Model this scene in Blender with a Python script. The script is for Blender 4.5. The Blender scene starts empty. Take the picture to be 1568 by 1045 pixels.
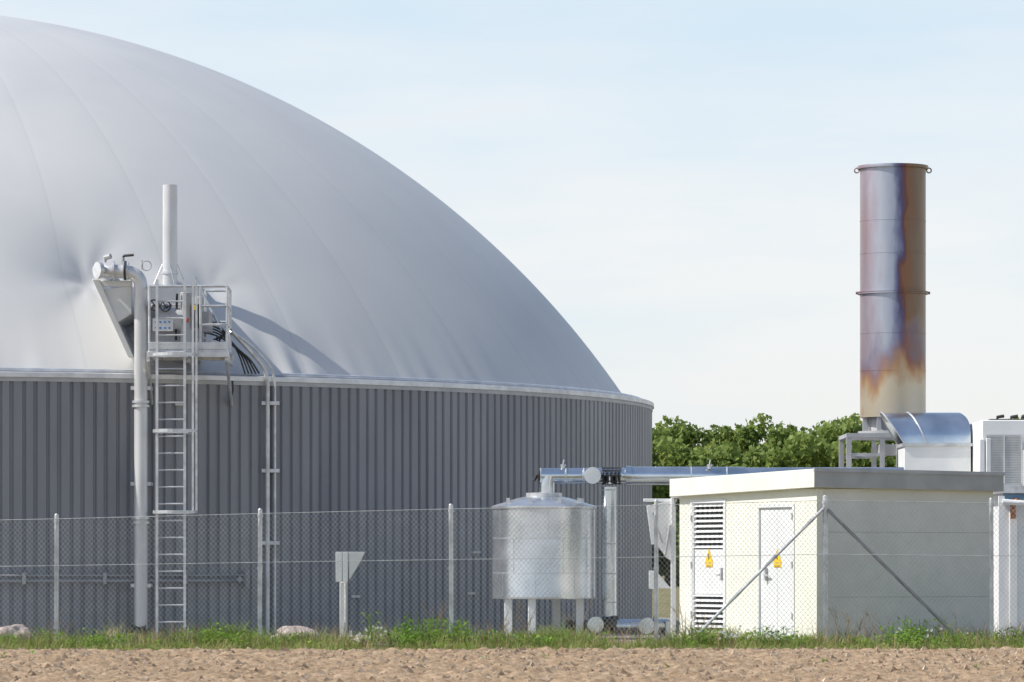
import bpy, math, random
import numpy as np
from mathutils import Vector, noise as mnoise
random.seed(7); rng=np.random.default_rng(7)
scene=bpy.context.scene
COL=scene.collection

# ------------------------------------------------------------ materials
def new_mat(name):
    m=bpy.data.materials.new(name); m.use_nodes=True
    nt=m.node_tree; b=nt.nodes['Principled BSDF']
    return m,nt,b
def N(nt,t,**kw):
    n=nt.nodes.new(t)
    for k,v in kw.items(): setattr(n,k,v)
    return n
def noise_mat(name,c1,c2,scale=3.0,rough=.6,metal=0.0,bump=0.0,bscale=30,coord='Object',stretch=(1,1,1),detail=5,lo=.35,hi=.65,spec=.5,rv=0.0):
    m,nt,b=new_mat(name); L=nt.links
    tc=N(nt,'ShaderNodeTexCoord'); mp=N(nt,'ShaderNodeMapping'); mp.inputs['Scale'].default_value=stretch
    L.new(tc.outputs[coord],mp.inputs[0])
    n=N(nt,'ShaderNodeTexNoise'); n.inputs['Scale'].default_value=scale; n.inputs['Detail'].default_value=detail
    L.new(mp.outputs[0],n.inputs['Vector'])
    r=N(nt,'ShaderNodeValToRGB'); r.color_ramp.elements[0].position=lo; r.color_ramp.elements[1].position=hi
    r.color_ramp.elements[0].color=(*c1,1); r.color_ramp.elements[1].color=(*c2,1)
    L.new(n.outputs['Fac'],r.inputs[0]); L.new(r.outputs[0],b.inputs['Base Color'])
    b.inputs['Roughness'].default_value=rough; b.inputs['Metallic'].default_value=metal
    b.inputs['Specular IOR Level'].default_value=spec
    if rv:
        mr=N(nt,'ShaderNodeMapRange'); mr.inputs[3].default_value=rough-rv; mr.inputs[4].default_value=rough+rv
        L.new(n.outputs['Fac'],mr.inputs[0]); L.new(mr.outputs[0],b.inputs['Roughness'])
    if bump:
        n2=N(nt,'ShaderNodeTexNoise'); n2.inputs['Scale'].default_value=bscale; n2.inputs['Detail'].default_value=6
        L.new(mp.outputs[0],n2.inputs['Vector'])
        bp=N(nt,'ShaderNodeBump'); bp.inputs['Strength'].default_value=bump; bp.inputs['Distance'].default_value=.02
        L.new(n2.outputs['Fac'],bp.inputs['Height']); L.new(bp.outputs[0],b.inputs['Normal'])
    return m

M_galv=noise_mat('galvanised_steel',(.5,.51,.52),(.7,.71,.72),scale=6,rough=.42,metal=.55,rv=.08)
M_pipe=noise_mat('light_steel_pipe',(.55,.55,.55),(.7,.7,.7),scale=3,rough=.4,metal=.3,stretch=(1,1,.3))
M_sheet=noise_mat('jacket_sheet_metal',(.5,.56,.62),(.76,.8,.84),scale=1.6,rough=.2,metal=.92,rv=.08,bump=.12,bscale=3)
M_tanksheet=noise_mat('embossed_sheet_metal',(.54,.56,.58),(.78,.79,.8),scale=1.8,rough=.28,metal=.82,rv=.1,bump=.28,bscale=4)
M_white=noise_mat('white_paint',(.74,.75,.74),(.82,.82,.81),scale=2,rough=.5)
M_whitegrey=noise_mat('offwhite_paint',(.6,.61,.6),(.72,.72,.7),scale=2,rough=.5)
M_cream=noise_mat('cream_render',(.78,.765,.655),(.83,.815,.705),scale=1.2,rough=.85,bump=.3,bscale=60)
M_fascia=noise_mat('cream_fascia',(.73,.72,.63),(.8,.79,.70),scale=2,rough=.7)
M_fascia_shade_joints=noise_mat('shade_grey_fascia_and_joints',(.36,.36,.35),(.44,.44,.42),scale=3,rough=.7)  # fascia on the shaded side, shade put into the colour; wall joints share it
M_dark=noise_mat('dark_rubber',(.02,.02,.02),(.05,.05,.05),rough=.6)
M_louvdark=noise_mat('louvre_shade_backing',(.015,.015,.015),(.03,.03,.03),rough=.9)  # near-black, paints the shade between the slats
M_grey=noise_mat('grey_paint',(.38,.39,.4),(.48,.48,.49),scale=3,rough=.5)
M_yellow=noise_mat('yellow_sign',(.85,.55,.02),(.9,.6,.03),rough=.4)
M_blue=noise_mat('blue_sticker',(.05,.2,.5),(.08,.25,.55),rough=.4)
M_red=noise_mat('red_paint',(.45,.05,.02),(.55,.08,.03),rough=.5)
M_rust=noise_mat('rusty_orange',(.3,.09,.03),(.5,.2,.08),scale=12,rough=.8)
M_rock=noise_mat('pink_stone',(.34,.27,.24),(.52,.44,.4),scale=6,rough=.9,bump=.6,bscale=14)
M_bark=noise_mat('bark',(.06,.045,.03),(.12,.09,.06),scale=8,rough=.95)
M_roofcap=noise_mat('rim_aluminium',(.55,.56,.58),(.7,.71,.72),scale=4,rough=.4,metal=.5)
M_conc=noise_mat('concrete',(.3,.3,.28),(.42,.41,.38),scale=4,rough=.9,bump=.4)

def foliage(name,c1,c2,c3,scale,trans=.3):
    m,nt,b=new_mat(name); L=nt.links
    g=N(nt,'ShaderNodeNewGeometry'); n=N(nt,'ShaderNodeTexNoise'); n.inputs['Scale'].default_value=scale; n.inputs['Detail'].default_value=4
    L.new(g.outputs['Position'],n.inputs['Vector'])
    mix=N(nt,'ShaderNodeMath',operation='MULTIPLY_ADD'); mix.inputs[1].default_value=.45; 
    L.new(g.outputs['Random Per Island'],mix.inputs[0]); 
    m2=N(nt,'ShaderNodeMath',operation='MULTIPLY_ADD'); m2.inputs[1].default_value=1.4; m2.inputs[2].default_value=-.42
    L.new(n.outputs['Fac'],m2.inputs[0]); L.new(m2.outputs[0],mix.inputs[2])
    r=N(nt,'ShaderNodeValToRGB'); e=r.color_ramp.elements
    e[0].position=.15; e[0].color=(*c1,1); e[1].position=.95; e[1].color=(*c3,1)
    x=e.new(.55); x.color=(*c2,1)
    L.new(mix.outputs[0],r.inputs[0]); L.new(r.outputs[0],b.inputs['Base Color'])
    b.inputs['Roughness'].default_value=.6; b.inputs['Specular IOR Level'].default_value=.25
    t=N(nt,'ShaderNodeBsdfTranslucent'); L.new(r.outputs[0],t.inputs[0])
    ms=N(nt,'ShaderNodeMixShader'); ms.inputs[0].default_value=trans
    out=nt.nodes['Material Output']
    L.new(b.outputs[0],ms.inputs[1]); L.new(t.outputs[0],ms.inputs[2]); L.new(ms.outputs[0],out.inputs[0])
    return m
M_tree=foliage('tree_foliage',(.16,.22,.06),(.26,.34,.085),(.36,.41,.13),.35,.48)
M_grass=foliage('grass_blades',(.15,.21,.05),(.28,.33,.09),(.56,.48,.25),1.0,.4)
M_weed=foliage('weed_leaves',(.10,.2,.03),(.2,.34,.05),(.32,.42,.08),2.5,.4)
M_dry=foliage('dry_stalks',(.2,.12,.06),(.33,.24,.13),(.45,.36,.2),2,.1)
M_flower=noise_mat('white_petals',(.75,.75,.7),(.85,.85,.8),rough=.7)

# ------------------------------------------------------------ mesh helpers
def empty(name,loc=(0,0,0)):
    o=bpy.data.objects.new(name,None); COL.objects.link(o); o.location=loc; return o
def mobj(name,v,f,mat,parent=None,smooth=False):
    me=bpy.data.meshes.new(name); me.from_pydata([tuple(map(float,a)) for a in v],[],[tuple(int(i) for i in a) for a in f]); me.update()
    o=bpy.data.objects.new(name,me); COL.objects.link(o)
    if mat is not None: me.materials.append(mat)
    if parent is not None: o.parent=parent; 
    if smooth: me.polygons.foreach_set('use_smooth',[True]*len(me.polygons))
    return o
def auto(o,ang=35):
    me=o.data
    import bmesh
    bm=bmesh.new(); bm.from_mesh(me)
    for f in bm.faces: f.smooth=True
    for e in bm.edges:
        if len(e.link_faces)==2 and e.calc_face_angle(0)>math.radians(ang): e.smooth=False
    bm.to_mesh(me); bm.free(); return o
class Geo:
    def __init__(s): s.v=[]; s.f=[]
    def add(s,v,f):
        o=len(s.v); s.v+=[tuple(a) for a in v]; s.f+=[tuple(i+o for i in a) for a in f]
    def box(s,x0,x1,y0,y1,z0,z1,T=None):
        v=[(x,y,z) for z in (z0,z1) for y in (y0,y1) for x in (x0,x1)]
        if T: v=[T(*a) for a in v]
        s.add(v,[(0,2,3,1),(4,5,7,6),(0,1,5,4),(2,6,7,3),(0,4,6,2),(1,3,7,5)])
    def tube(s,pts,r,seg=12,cap=True):
        pts=[Vector(p) for p in pts]; n=len(pts)
        rs=r if isinstance(r,(list,tuple)) else [r]*n
        prev=None; v=[];f=[]
        for i,p in enumerate(pts):
            d=(pts[min(i+1,n-1)]-pts[max(i-1,0)]).normalized()
            if prev is None:
                a=Vector((0,0,1)) if abs(d.z)<.9 else Vector((1,0,0))
                u=d.cross(a).normalized()
            else:
                u=(prev-d*prev.dot(d)).normalized()
            prev=u; w=d.cross(u)
            for k in range(seg):
                t=2*math.pi*k/seg
                v.append(p+(u*math.cos(t)+w*math.sin(t))*rs[i])
        for i in range(n-1):
            for k in range(seg):
                f.append((i*seg+k,i*seg+(k+1)%seg,(i+1)*seg+(k+1)%seg,(i+1)*seg+k))
        if cap:
            f.append(tuple(range(seg-1,-1,-1))); f.append(tuple((n-1)*seg+k for k in range(seg)))
        s.add(v,f)
    def lathe(s,prof,c=(0,0),seg=48):
        v=[];f=[]
        for (r,z) in prof:
            for k in range(seg):
                t=2*math.pi*k/seg; v.append((c[0]+r*math.cos(t),c[1]+r*math.sin(t),z))
        for i in range(len(prof)-1):
            for k in range(seg):
                f.append((i*seg+k,i*seg+(k+1)%seg,(i+1)*seg+(k+1)%seg,(i+1)*seg+k))
        s.add(v,f)
    def ring(s,c,r,z,h=.012,t=.006,seg=48):
        s.lathe([(r-.01,z-h),(r+t,z-h*.7),(r+t,z+h*.7),(r-.01,z+h)],c,seg)
    def prism(s,poly,y0,y1):
        n=len(poly); v=[(x,y0,z) for x,z in poly]+[(x,y1,z) for x,z in poly]
        f=[tuple(range(n)),tuple(range(2*n-1,n-1,-1))]+[(i,i+n,(i+1)%n+n,(i+1)%n) for i in range(n)]
        s.add(v,f)
    def make(s,name,mat,parent=None,ang=35,smooth=True,bevel=0):
        o=mobj(name,s.v,s.f,mat,parent)
        if smooth: auto(o,ang)
        if bevel:
            b=o.modifiers.new('Bevel','BEVEL'); b.width=bevel; b.segments=2; b.limit_method='ANGLE'
        return o
def bend(pts,r=.15,n=6):
    P=[Vector(p) for p in pts]; out=[P[0]]
    for i in range(1,len(P)-1):
        a=(P[i-1]-P[i]); b=(P[i+1]-P[i]); ra=min(r,a.length*.49,b.length*.49)
        A=P[i]+a.normalized()*ra; B=P[i]+b.normalized()*ra
        for k in range(n+1):
            t=k/n; out.append(A*(1-t)**2+P[i]*2*t*(1-t)+B*t*t)
    out.append(P[-1]); return out

# ------------------------------------------------------------ camera, sun, sky
EYE=1.25
cam=bpy.data.cameras.new('camera'); co=bpy.data.objects.new('camera',cam); COL.objects.link(co)
co.location=(0,0,EYE); co.rotation_euler=(math.radians(90),0,0)
cam.sensor_width=36; cam.lens=149.2; cam.shift_y=.2184; cam.clip_end=6000; cam.clip_start=.5
scene.camera=co
elev=math.radians(47); sx,sy=-1.0,-.15
to_sun=Vector((sx*math.cos(elev),sy*math.cos(elev),math.sin(elev))).normalized()
sl=bpy.data.lights.new('sun','SUN'); sl.energy=5.0; sl.angle=math.radians(.53); sl.color=(1,.955,.88)
so=bpy.data.objects.new('sun',sl); COL.objects.link(so); so.rotation_euler=to_sun.to_track_quat('Z','Y').to_euler(); so.location=(-30,-10,40)
w=bpy.data.worlds.new('World'); scene.world=w; w.use_nodes=True; nt=w.node_tree; L=nt.links
bg=nt.nodes['Background']
sky=N(nt,'ShaderNodeTexSky',sky_type='NISHITA'); sky.sun_disc=False; sky.sun_elevation=elev
sky.sun_rotation=math.atan2(sx,sy)%(2*math.pi); sky.air_density=1.0; sky.dust_density=1.0; sky.ozone_density=2.0
tc=N(nt,'ShaderNodeTexCoord'); mp=N(nt,'ShaderNodeMapping'); mp.inputs['Scale'].default_value=(1,1,5.0)
mp.inputs['Rotation'].default_value=(0,.12,0)
ns=N(nt,'ShaderNodeTexNoise'); ns.inputs['Scale'].default_value=6.0; ns.inputs['Detail'].default_value=6; ns.inputs['Roughness'].default_value=.55
L.new(tc.outputs['Generated'],mp.inputs[0]); L.new(mp.outputs[0],ns.inputs['Vector'])
sz=N(nt,'ShaderNodeSeparateXYZ'); L.new(tc.outputs['Generated'],sz.inputs[0])
zf=N(nt,'ShaderNodeMapRange'); zf.inputs[1].default_value=0; zf.inputs[2].default_value=.15; zf.inputs[3].default_value=.30; zf.inputs[4].default_value=-.12
L.new(sz.outputs[2],zf.inputs[0])
ad=N(nt,'ShaderNodeMath',operation='ADD'); L.new(ns.outputs['Fac'],ad.inputs[0]); L.new(zf.outputs[0],ad.inputs[1])
mr=N(nt,'ShaderNodeMapRange'); mr.inputs[1].default_value=.32; mr.inputs[2].default_value=.68; mr.inputs[3].default_value=0; mr.inputs[4].default_value=1
L.new(ad.outputs[0],mr.inputs[0])
hz=N(nt,'ShaderNodeMix',data_type='RGBA'); hz.inputs[6].default_value=(5.2,6.1,6.8,1); hz.inputs[7].default_value=(6.75,6.75,6.85,1); L.new(mr.outputs[0],hz.inputs[0])
hf=N(nt,'ShaderNodeMapRange'); hf.inputs[1].default_value=.14; hf.inputs[2].default_value=.42; hf.inputs[3].default_value=.76; hf.inputs[4].default_value=.06; L.new(sz.outputs[2],hf.inputs[0])
mx=N(nt,'ShaderNodeMix',data_type='RGBA'); L.new(hf.outputs[0],mx.inputs[0]); L.new(sky.outputs[0],mx.inputs[6]); L.new(hz.outputs[2],mx.inputs[7])
L.new(mx.outputs[2],bg.inputs[0]); bg.inputs[1].default_value=.145
scene.view_settings.view_transform='Standard'; scene.view_settings.look='None'; scene.view_settings.exposure=0

# ------------------------------------------------------------ ground
m,nt,b=new_mat('ground_mix'); L=nt.links
g=N(nt,'ShaderNodeNewGeometry'); sp=N(nt,'ShaderNodeSeparateXYZ'); L.new(g.outputs['Position'],sp.inputs[0])
def soil_nodes(nt,g):
    L=nt.links
    n1=N(nt,'ShaderNodeTexNoise'); n1.inputs['Scale'].default_value=9; n1.inputs['Detail'].default_value=9; n1.inputs['Roughness'].default_value=.8
    L.new(g.outputs['Position'],n1.inputs['Vector'])
    r=N(nt,'ShaderNodeValToRGB'); e=r.color_ramp.elements
    e[0].position=.34; e[0].color=(.23,.15,.09,1); e[1].position=.62; e[1].color=(.57,.425,.285,1)
    L.new(n1.outputs['Fac'],r.inputs[0])
    n2=N(nt,'ShaderNodeTexNoise'); n2.inputs['Scale'].default_value=.7; n2.inputs['Detail'].default_value=4
    L.new(g.outputs['Position'],n2.inputs['Vector'])
    h=N(nt,'ShaderNodeMix',data_type='RGBA',blend_type='MULTIPLY'); h.inputs[0].default_value=.4
    L.new(r.outputs[0],h.inputs[6]); 
    r2=N(nt,'ShaderNodeValToRGB'); r2.color_ramp.elements[0].color=(.7,.66,.6,1); r2.color_ramp.elements[0].position=.38; r2.color_ramp.elements[1].position=.62
    L.new(n2.outputs['Fac'],r2.inputs[0]); L.new(r2.outputs[0],h.inputs[7])
    bp=N(nt,'ShaderNodeBump'); bp.inputs['Strength'].default_value=.8; bp.inputs['Distance'].default_value=.04
    L.new(n1.outputs['Fac'],bp.inputs['Height'])
    return h.outputs[2],bp.outputs[0]
sc,sn=soil_nodes(nt,g)
n3=N(nt,'ShaderNodeTexNoise'); n3.inputs['Scale'].default_value=1.5; n3.inputs['Detail'].default_value=6; L.new(g.outputs['Position'],n3.inputs['Vector'])
gr=N(nt,'ShaderNodeValToRGB'); gr.color_ramp.elements[0].color=(.10,.12,.04,1); gr.color_ramp.elements[1].color=(.34,.27,.16,1); gr.color_ramp.elements[0].position=.35; gr.color_ramp.elements[1].position=.65
L.new(n3.outputs['Fac'],gr.inputs[0])
st=N(nt,'ShaderNodeMapRange'); st.inputs[1].default_value=59.4; st.inputs[2].default_value=60.0; L.new(sp.outputs['Y'],st.inputs[0])
mxg=N(nt,'ShaderNodeMix',data_type='RGBA'); L.new(st.outputs[0],mxg.inputs[0]); L.new(sc,mxg.inputs[6]); L.new(gr.outputs[0],mxg.inputs[7])
L.new(mxg.outputs[2],b.inputs['Base Color']); L.new(sn,b.inputs['Normal']); b.inputs['Roughness'].default_value=.95; b.inputs['Specular IOR Level'].default_value=.1
gs=3000
mobj('ground',[(-gs,-200,0),(gs,-200,0),(gs,gs,0),(-gs,gs,0)],[(0,1,2,3)],m)
M_soil,nt,b=new_mat('field_soil'); g=N(nt,'ShaderNodeNewGeometry'); sc,sn=soil_nodes(nt,g)
nt.links.new(sc,b.inputs['Base Color']); nt.links.new(sn,b.inputs['Normal']); b.inputs['Roughness'].default_value=.95; b.inputs['Specular IOR Level'].default_value=.1
yard=[(-40,66.6),(30,66.6),(30,100),(-40,100)]
mobj('gravel_yard',[(x,y,.006) for x,y in yard],[(0,1,2,3)],noise_mat('gravel',(.2,.19,.17),(.36,.34,.3),scale=14,rough=.95,bump=.8,bscale=40))
def edge(x): return 60.0+.05*x+.22*math.sin(x*.9)+.12*math.sin(x*2.7+1)+.5*mnoise.noise((x*1.7,4,4))
xs=np.arange(-13,13.01,.055); ts=np.linspace(0,1,240)
v=[]
for t in ts:
    for x in xs:
        y1=edge(x); y=40+(y1-40)*t
        h=.012*math.sin(y*9.0+.6*math.sin(x*.7))+.03*(mnoise.noise((x*2.3,y*2.3,0)))+.055*mnoise.noise((x*7,y*5,3))+.03*mnoise.noise((x*15,y*9,7))
        e=min(1,(1-t)*25,t*20)
        v.append((x,y,.012+max(0,(h+.035))*e))
nx=len(xs); f=[(j*nx+i,j*nx+i+1,(j+1)*nx+i+1,(j+1)*nx+i) for j in range(len(ts)-1) for i in range(nx-1)]
mobj('ploughed_field',v,f,M_soil,smooth=True)
G=Geo()
for _ in range(30000):
    x=random.uniform(-9,9); y=42+(edge(x)-42)*random.random()**.8
    s=random.choice([.010,.014,.02,.026,.036,.045]) if random.random()<.97 else .07
    z=.035+s*.2
    vv=[]
    for d in [(1,0,0),(-.5,.87,0),(-.5,-.87,0),(0,0,1),(.2,.1,-.8)]:
        vv.append((x+s*d[0]*random.uniform(.7,1.3),y+s*d[1]*random.uniform(.7,1.3),z+s*.8*d[2]*random.uniform(.6,1.2)))
    G.add(vv,[(0,1,3),(1,2,3),(2,0,3),(1,0,4),(2,1,4),(0,2,4)])
G.make('soil_clods',noise_mat('clod_soil',(.28,.19,.12),(.64,.50,.36),scale=5,rough=.95,coord='Object',spec=.1),smooth=False)

# ------------------------------------------------------------ biogas digester
TX,TY,TR=-12.23,85.03,15.03; RIM=4.46
dig=empty('biogas_digester_tank',(TX,TY,0))
npd=236; prof=[(0,0),(.34,0),(.40,.04),(.46,.04),(.52,0),(.80,0),(.86,.04),(.94,.04)]
v=[];f=[];n=npd*len(prof)
for z in (-.1,RIM-.09):
    for i in range(npd):
        for (t,o) in prof:
            a=2*math.pi*(i+t)/npd; r=TR-o
            v.append((r*math.cos(a),r*math.sin(a),z))
f=[(i,(i+1)%n,n+(i+1)%n,n+i) for i in range(n)]
m,nt,b=new_mat('grey_cladding'); L=nt.links
tc=N(nt,'ShaderNodeTexCoord'); mp=N(nt,'ShaderNodeMapping'); mp.inputs['Scale'].default_value=(1,1,.25); L.new(tc.outputs['Object'],mp.inputs[0])
n1=N(nt,'ShaderNodeTexNoise'); n1.inputs['Scale'].default_value=1.6; n1.inputs['Detail'].default_value=6; L.new(mp.outputs[0],n1.inputs['Vector'])
sep=N(nt,'ShaderNodeSeparateXYZ'); L.new(tc.outputs['Object'],sep.inputs[0])
at=N(nt,'ShaderNodeMath',operation='ARCTAN2'); L.new(sep.outputs[0],at.inputs[0]); L.new(sep.outputs[1],at.inputs[1])
mu=N(nt,'ShaderNodeMath',operation='MULTIPLY'); mu.inputs[1].default_value=118/(2*math.pi)*1.0; L.new(at.outputs[0],mu.inputs[0])
fl=N(nt,'ShaderNodeMath',operation='FLOOR'); L.new(mu.outputs[0],fl.inputs[0])
wn=N(nt,'ShaderNodeTexWhiteNoise',noise_dimensions='1D'); L.new(fl.outputs[0],wn.inputs['W'])
ad=N(nt,'ShaderNodeMath',operation='MULTIPLY_ADD'); ad.inputs[1].default_value=.3; L.new(wn.outputs['Value'],ad.inputs[0]); L.new(n1.outputs['Fac'],ad.inputs[2])
r=N(nt,'ShaderNodeValToRGB'); r.color_ramp.elements[0].position=.35; r.color_ramp.elements[1].position=.9
r.color_ramp.elements[0].color=(.195,.20,.22,1); r.color_ramp.elements[1].color=(.27,.275,.295,1)
L.new(ad.outputs[0],r.inputs[0]); L.new(r.outputs[0],b.inputs['Base Color']); b.inputs['Roughness'].default_value=.42
mobj('corrugated_wall',v,f,m,dig)
G=Geo(); G.lathe([(TR-.02,RIM-.09),(TR+.04,RIM-.09),(TR+.04,RIM-.015),(TR+.02,RIM),(TR-.3,RIM+.01),(TR-.45,RIM+.02)],seg=300); G.make('rim_cap',M_roofcap,dig)
G=Geo(); G.lathe([(TR-.05,RIM-.16),(TR+.012,RIM-.16),(TR+.012,RIM-.092)],seg=300); G.make('rim_drip_band',M_grey,dig)
G=Geo(); G.tube([((TR-.2)*math.cos(a),(TR-.2)*math.sin(a),RIM+.04) for a in np.linspace(0,2*math.pi,241)],.035,8,cap=False); G.make('membrane_clamp_rail',M_roofcap,dig)
DR=17.5; DZ=-5.25
base_r=math.sqrt(DR*DR-(RIM-DZ)**2)
phmax=math.asin(base_r/DR)
na,npz=1100,180
def dirof(X,Z):
    dx=X-TX; dz=Z-DZ; dy=-math.sqrt(max(.1,DR*DR-dx*dx-dz*dz)); return np.array([dx,dy,dz])
dents=[(dirof(-7.2,6.35),.48,.8),(dirof(-5.2,6.15),.22,.5)]
A=np.linspace(0,2*math.pi,na,endpoint=False); PH=phmax*np.linspace(0.0005,1,npz)
aa,pp=np.meshgrid(A,PH)
R=np.full_like(aa,DR)
P=np.stack([R*np.sin(pp)*np.cos(aa),R*np.sin(pp)*np.sin(aa),R*np.cos(pp)],-1)
for d,amp,sg in dents:
    dist=np.linalg.norm(P-d,axis=-1)
    ang=np.arctan2(P[...,2]-d[2],P[...,0]-d[0])
    R-=amp*np.exp(-(np.sqrt(dist**2+.03)/sg))*(1+.06*np.sin(ang*6+1)*np.minimum(1,dist/.3))
hh=(phmax-pp)*DR
wr=np.zeros_like(aa)
for k,am in ((73,.5),(131,.4),(211,.25)):
    wr+=am*np.sin(aa*k+3*np.sin(aa*7+k))
R-=.016*wr*np.exp(-hh/.5)
az=np.arctan2(P[...,1],P[...,0])
near=np.exp(-((az-math.atan2(-13.1,8.6))/.09)**2)
R-=near*.06*np.sin(az*120+1.5*np.sin(az*40))*np.exp(-hh/.6)
NG=44
R-=.004*np.exp(-(np.abs(((aa*NG/(2*math.pi))%1)-.5)/.03))
P=np.stack([R*np.sin(pp)*np.cos(aa),R*np.sin(pp)*np.sin(aa),DZ+R*np.cos(pp)],-1).reshape(-1,3)
f=[(j*na+i,(j+1)*na+i,(j+1)*na+(i+1)%na,j*na+(i+1)%na) for j in range(npz-1) for i in range(na)]
m,nt,b=new_mat('grey_membrane'); L=nt.links
tc=N(nt,'ShaderNodeTexCoord'); sep=N(nt,'ShaderNodeSeparateXYZ'); L.new(tc.outputs['Object'],sep.inputs[0])
at=N(nt,'ShaderNodeMath',operation='ARCTAN2'); L.new(sep.outputs[1],at.inputs[0]); L.new(sep.outputs[0],at.inputs[1])
mu=N(nt,'ShaderNodeMath',operation='MULTIPLY_ADD'); mu.inputs[1].default_value=NG/(2*math.pi); mu.inputs[2].default_value=100.5; L.new(at.outputs[0],mu.inputs[0])
pg=N(nt,'ShaderNodeMath',operation='PINGPONG'); pg.inputs[1].default_value=.5; L.new(mu.outputs[0],pg.inputs[0])
mr=N(nt,'ShaderNodeMapRange'); mr.inputs[1].default_value=.0; mr.inputs[2].default_value=.02; mr.inputs[3].default_value=.93; mr.inputs[4].default_value=1; L.new(pg.outputs[0],mr.inputs[0])
mp=N(nt,'ShaderNodeMapping'); mp.inputs['Scale'].default_value=(1,1,.5); L.new(tc.outputs['Object'],mp.inputs[0])
n1=N(nt,'ShaderNodeTexNoise'); n1.inputs['Scale'].default_value=.4; n1.inputs['Detail'].default_value=7; L.new(mp.outputs[0],n1.inputs['Vector'])
r=N(nt,'ShaderNodeValToRGB'); r.color_ramp.elements[0].position=.3; r.color_ramp.elements[1].position=.7
r.color_ramp.elements[0].color=(.53,.535,.535,1); r.color_ramp.elements[1].color=(.60,.595,.58,1); L.new(n1.outputs['Fac'],r.inputs[0])
mm=N(nt,'ShaderNodeMix',data_type='RGBA',blend_type='MULTIPLY'); mm.inputs[0].default_value=1; L.new(r.outputs[0],mm.inputs[6]); L.new(mr.outputs[0],mm.inputs[7])
L.new(mm.outputs[2],b.inputs['Base Color']); b.inputs['Roughness'].default_value=.46; b.inputs['Specular IOR Level'].default_value=.8
mobj('membrane_dome',P,f,m,dig,smooth=True)

def wallY(X,off=0): return TY-math.sqrt((TR+off)**2-(X-TX)**2)

eq=empty('wall_conduit_pipe')
G=Geo()
for X,r in ((-4.16,.035),(-4.04,.02)):
    y=wallY(X,.09)
    G.tube(bend([(X,y,.02),(X,y,4.55),(X-.35,y-.2,4.95),(-4.75,71.6,5.2)],.25),r,10)
for z in (1.62,2.85,4.0):
    G.box(-4.26,-3.96,wallY(-4.1,.13),wallY(-4.1,0),z-.03,z+.03)
G.make('risers',M_galv,eq)
G=Geo()
for k in range(5):
    G.tube(bend([(-4.3-.06*k,72.2,4.5),(-4.45-.05*k,72.1,4.75+.03*k),(-4.95,71.7,5.12+.05*k),(-5.4,71.4,5.2+.04*k)],.2),.015,6)
G.tube(bend([(-4.75,72.0,4.45),(-4.72,71.9,4.2),(-4.78,71.9,4.0)],.1),.014,6)
G.make('cables',M_dark,eq)
pp_=empty('perimeter_gas_pipe')
G=Geo()
for dz,r in ((.0,.026),(.09,.016)):
    pts=[]
    for X in np.linspace(-20,-4.5,60): pts.append((X,wallY(X,.1),.98+dz))
    G.tube(pts,r,8)
for X in np.arange(-12,-4.5,1.3): G.box(X-.03,X+.03,wallY(X,.14),wallY(X,0),.92,1.12)
G.tube([(-4.5,wallY(-4.5,.1),.85),(-4.5,wallY(-4.5,.1),1.15)],.05,10)
G.tube([(-4.6,wallY(-4.6,.14),1.0),(-4.6,wallY(-4.6,.4),1.0)],.04,10)
G.make('pipe_run',noise_mat('dull_pipe',(.26,.26,.27),(.33,.33,.34),rough=.5),pp_)
G=Geo()
for X,z in ((-.63,1.47),(-.72,.74),(.9,1.3),(-2.7,.7),(-5.6,3.95)):
    G.box(X-.07,X+.07,wallY(X,.07),wallY(X,-.03),z-.02,z+.02)
G.make('wall_bracket',M_whitegrey,pp_)

# ------------------------------------------------------------ gas drop pipe
gp=empty('gas_drop_pipe')
G=Geo()
X0,Y0=-6.2,70.9
G.tube(bend([(X0,Y0,.15),(X0,Y0,6.12),(X0-.62,Y0-.05,6.16),(X0-.74,Y0+.3,6.2),(X0-.8,Y0+2.6,6.25)],.24,8),.112,20)
G.make('pipe',M_pipe,gp)
G=Geo()
for z in (1.95,2.03,3.9,3.97):
    G.lathe([(.11,z-.02),(.145,z-.02),(.145,z+.02),(.11,z+.02)],(X0,Y0),24)
for x in (X0-.22,X0-.27,X0-.45):
    G.tube([(x-.018,Y0-.03,6.16),(x+.018,Y0-.03,6.16)],.155,20)
G.tube([(X0-.72,Y0-.16,6.16),(X0-.66,Y0-.12,6.16)],.14,20)
for z in (.9,2.6,4.2):
    G.box(X0-.17,X0+.17,Y0-.02,wallY(X0,0),z-.03,z+.03)
G.make('flanges',M_galv,gp)
G=Geo(); G.tube([(X0-.15,Y0,.1),(X0+.1,Y0,.12)],.15,16); G.tube([(X0-.2,Y0-.1,.12),(X0+.45,Y0-.1,.10)],.06,12)
G.make('foot_valve',M_dark,gp)
G=Geo()
G.tube([(X0-.6,Y0,6.3),(X0-.6,Y0,6.42)],.03,8); G.tube([(X0-.6,Y0,6.38),(X0-.5,Y0-.05,6.4)],.045,10)
G.tube([(X0-.3,Y0,6.28),(X0-.3,Y0,6.38)],.03,8)
G.tube([(X0+.02,Y0-.05,6.18),(X0+.02,Y0-.05,6.33)],.02,8)
for cx in (X0+.1,):
    G.tube([(cx+.08*math.cos(t),Y0-.1,6.24+.08*math.sin(t)) for t in np.linspace(0,6.28,17)],.012,6,cap=False)
G.make('gauges',M_grey,gp)
G=Geo(); G.tube([(X0-.3,Y0,6.38),(X0-.28,Y0,6.41),(X0-.12,Y0-.05,6.42)],.022,8); G.tube([(X0-.27,Y0-.05,6.16),(X0-.24,Y0-.05,6.16)],.162,20)
G.make('lever_valve',M_dark,gp)
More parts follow.
